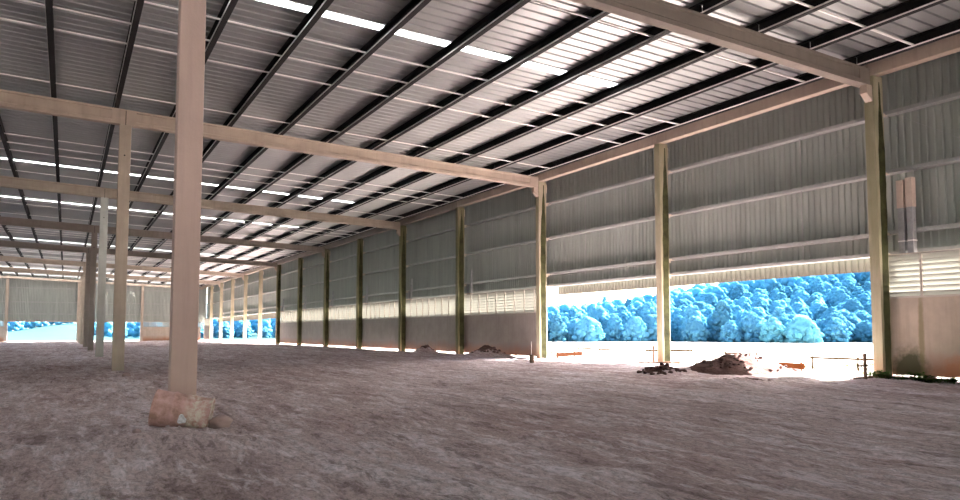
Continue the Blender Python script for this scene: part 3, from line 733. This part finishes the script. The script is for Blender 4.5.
def board(xa,ya,xb,yb,h,bh,posts,label,mat,pm=None,w=.05,name='profile_board'):
    zc=float(outz((xa+xb)/2,(ya+yb)/2)); L=math.hypot(xb-xa,yb-ya)
    e=empty(name,((xa+xb)/2,(ya+yb)/2,zc),label,'board','timber profile boards'); e.rotation_euler=(0,0,math.atan2(yb-ya,xb-xa))
    bevel(link('rail',MB().box((-L/2,-.018,h-bh),(L/2,.018,h)).mesh('rail'),mat,e),.004)
    for t in posts: bevel(link('post',MB().box((-L/2+L*t-w/2,.018,-.4),(-L/2+L*t+w/2,.018+w,h+.04)).mesh('post'),pm or mat,e),.004)
board(21.0,30.3,23.6,31.7,.34,.20,(.08,.72,1.),'orange board on short stakes nearest the third wall column',M['wood_red'])
board(27.6,37.5,26.0,32.1,.42,.10,(.0,.62,1.),'thin timber rail on low posts beyond the orange board',M['wood_thin'])
board(26.5,30.1,28.6,28.9,.45,.1,(.04,1.),'thin timber rail on low posts seen just past the second wall column',M['wood_thin'])
board(21.45,20.57,20.95,16.2,.36,.20,(.02,.5,.96),'long orange plank on stakes behind the large soil heap',M['wood_orange'])
board(26.1,24.4,25.7,22.2,.48,.08,(.02,.98),'narrow timber frame standing behind the long orange plank',M['wood_thin'])
board(23.97,18.3,24.0,14.9,.46,.08,(.02,.55,1.),'timber rail fence between the long orange plank and the nearest wall column',M['wood_thin'])
def plank(x,y,L,w,t,rz,label,mat):
    z=g(x,y) if x<20.6 else float(outz(x,y)); o=link('plank',MB().box((-L/2,-w/2,0),(L/2,w/2,t)).mesh('plank'),mat,None,(x,y,z+.0)); o.rotation_euler=(0,0,rz); bevel(o,.004); tag(o,label,'plank')
plank(19.5,21.4,1.6,.1,.06,-.5,'dark plank lying in front of the second wall column',M['wood_dark'])
plank(20.9,21.9,1.2,.09,.05,-.6,'dark plank lying outside the second wall column',M['wood_dark'])
plank(20.1,12.2,2.2,.12,.06,math.radians(100),'weathered plank lying in the weeds under the nearest concrete panel',M['wood_dark'])
rock('debris_lump',20.3,11.75,.12,.1,.12,'grey stone wedged under the nearest concrete panel',8.2,M['stone'])
# weeds
M['weed']=foliage('weed_leaves',(.035,.09,.02),(.11,.22,.05),9)
def weed_mesh(seed,n=46,s=.2):
    rr=random.Random(seed); q=MB()
    for i in range(n):
        a=rr.uniform(0,6.3); d=rr.uniform(0,.22); h=s*rr.uniform(.3,1); c=Vector((d*math.cos(a),d*math.sin(a),h)); t=Vector((math.cos(a+1),math.sin(a+1),.3))*.055; u=Vector((-math.sin(a+1),math.cos(a+1),.25))*.028
        q.tube((c.x*.5,c.y*.5,-.02),tuple(c),.003,3)
        q.add([tuple(c-t),tuple(c+u+Vector((0,0,.012))),tuple(c+t),tuple(c-u+Vector((0,0,.012)))],[(0,1,2),(0,2,3)])
    return q.mesh('weed_clump')
WM=[weed_mesh(i) for i in range(3)]
for w_ in WM: w_.materials.append(M['weed'])
for i in range(16):
    y=13.0-.19*i+random.uniform(-.05,.05); x=19.6+random.uniform(-.2,.12) ; o=link('weed_clump',WM[i%3],None,None,(x,y,g(x,y))); o.rotation_euler=(0,0,i*1.3); o.scale=(1,1,random.uniform(.5,1.1))
    tag(o,'small green leafy weed in the strip under the nearest concrete panel','weed','weeds under the nearest panel')
q=MB(); rr=random.Random(5)
for i in range(5200):
    x=rr.uniform(20.9,30); y=rr.uniform(12,40)
    if vnoise(np.array(x*.55),np.array(y*.55),3)<.5: continue
    z=float(-1.36+.25*0)-.02; h=rr.uniform(.04,.13); a=rr.uniform(0,6.3); dx_,dy_=.03*math.cos(a),.03*math.sin(a); z=float(outz(x,y))-.02
    q.add([(x-dx_,y-dy_,z),(x+dx_,y+dy_,z),(x+rr.uniform(-.05,.05),y+rr.uniform(-.05,.05),z+h)],[(0,1,2)])
tag(link('grass',q.mesh('grass'),foliage('dry_grass',(.03,.037,.010),(.05,.052,.02),3)),'sparse yellow-green grass growing outside the open wall bays','grass',kind='stuff')

# ------------------------------------------------------------------ light
w=bpy.data.worlds.new('sky'); S.world=w; w.use_nodes=True; nt=w.node_tree; nt.nodes.clear()
out=N(nt,'ShaderNodeOutputWorld'); bg=N(nt,'ShaderNodeBackground'); sk=N(nt,'ShaderNodeTexSky')
sk.sky_type='NISHITA'; sk.sun_disc=False; sk.sun_elevation=math.radians(38); sk.sun_rotation=math.radians(80); sk.air_density=1.2; sk.dust_density=2.5; sk.ozone_density=1.
bg.inputs['Strength'].default_value=.20
nt.links.new(sk.outputs[0],bg.inputs[0]); nt.links.new(bg.outputs[0],out.inputs[0])
sl=bpy.data.lights.new('sun','SUN'); so=bpy.data.objects.new('sun',sl); COL.objects.link(so); sl.energy=14.; sl.angle=math.radians(.6); sl.color=(1,.97,.93)
az=math.radians(80); el=math.radians(38)
dv=Vector((math.sin(az)*math.cos(el),math.cos(az)*math.cos(el),math.sin(el))); so.rotation_euler=dv.to_track_quat('Z','Y').to_euler(); so.location=dv*60
vs=S.view_settings; vs.view_transform='Standard'; vs.look='None'; vs.gamma=1; vs.exposure=3.15; vs.use_curve_mapping=False
S.cycles.max_bounces=12; S.cycles.diffuse_bounces=7; S.cycles.transmission_bounces=8; S.cycles.transparent_max_bounces=8
S.cycles.use_denoising=True; S.cycles.sample_clamp_indirect=8
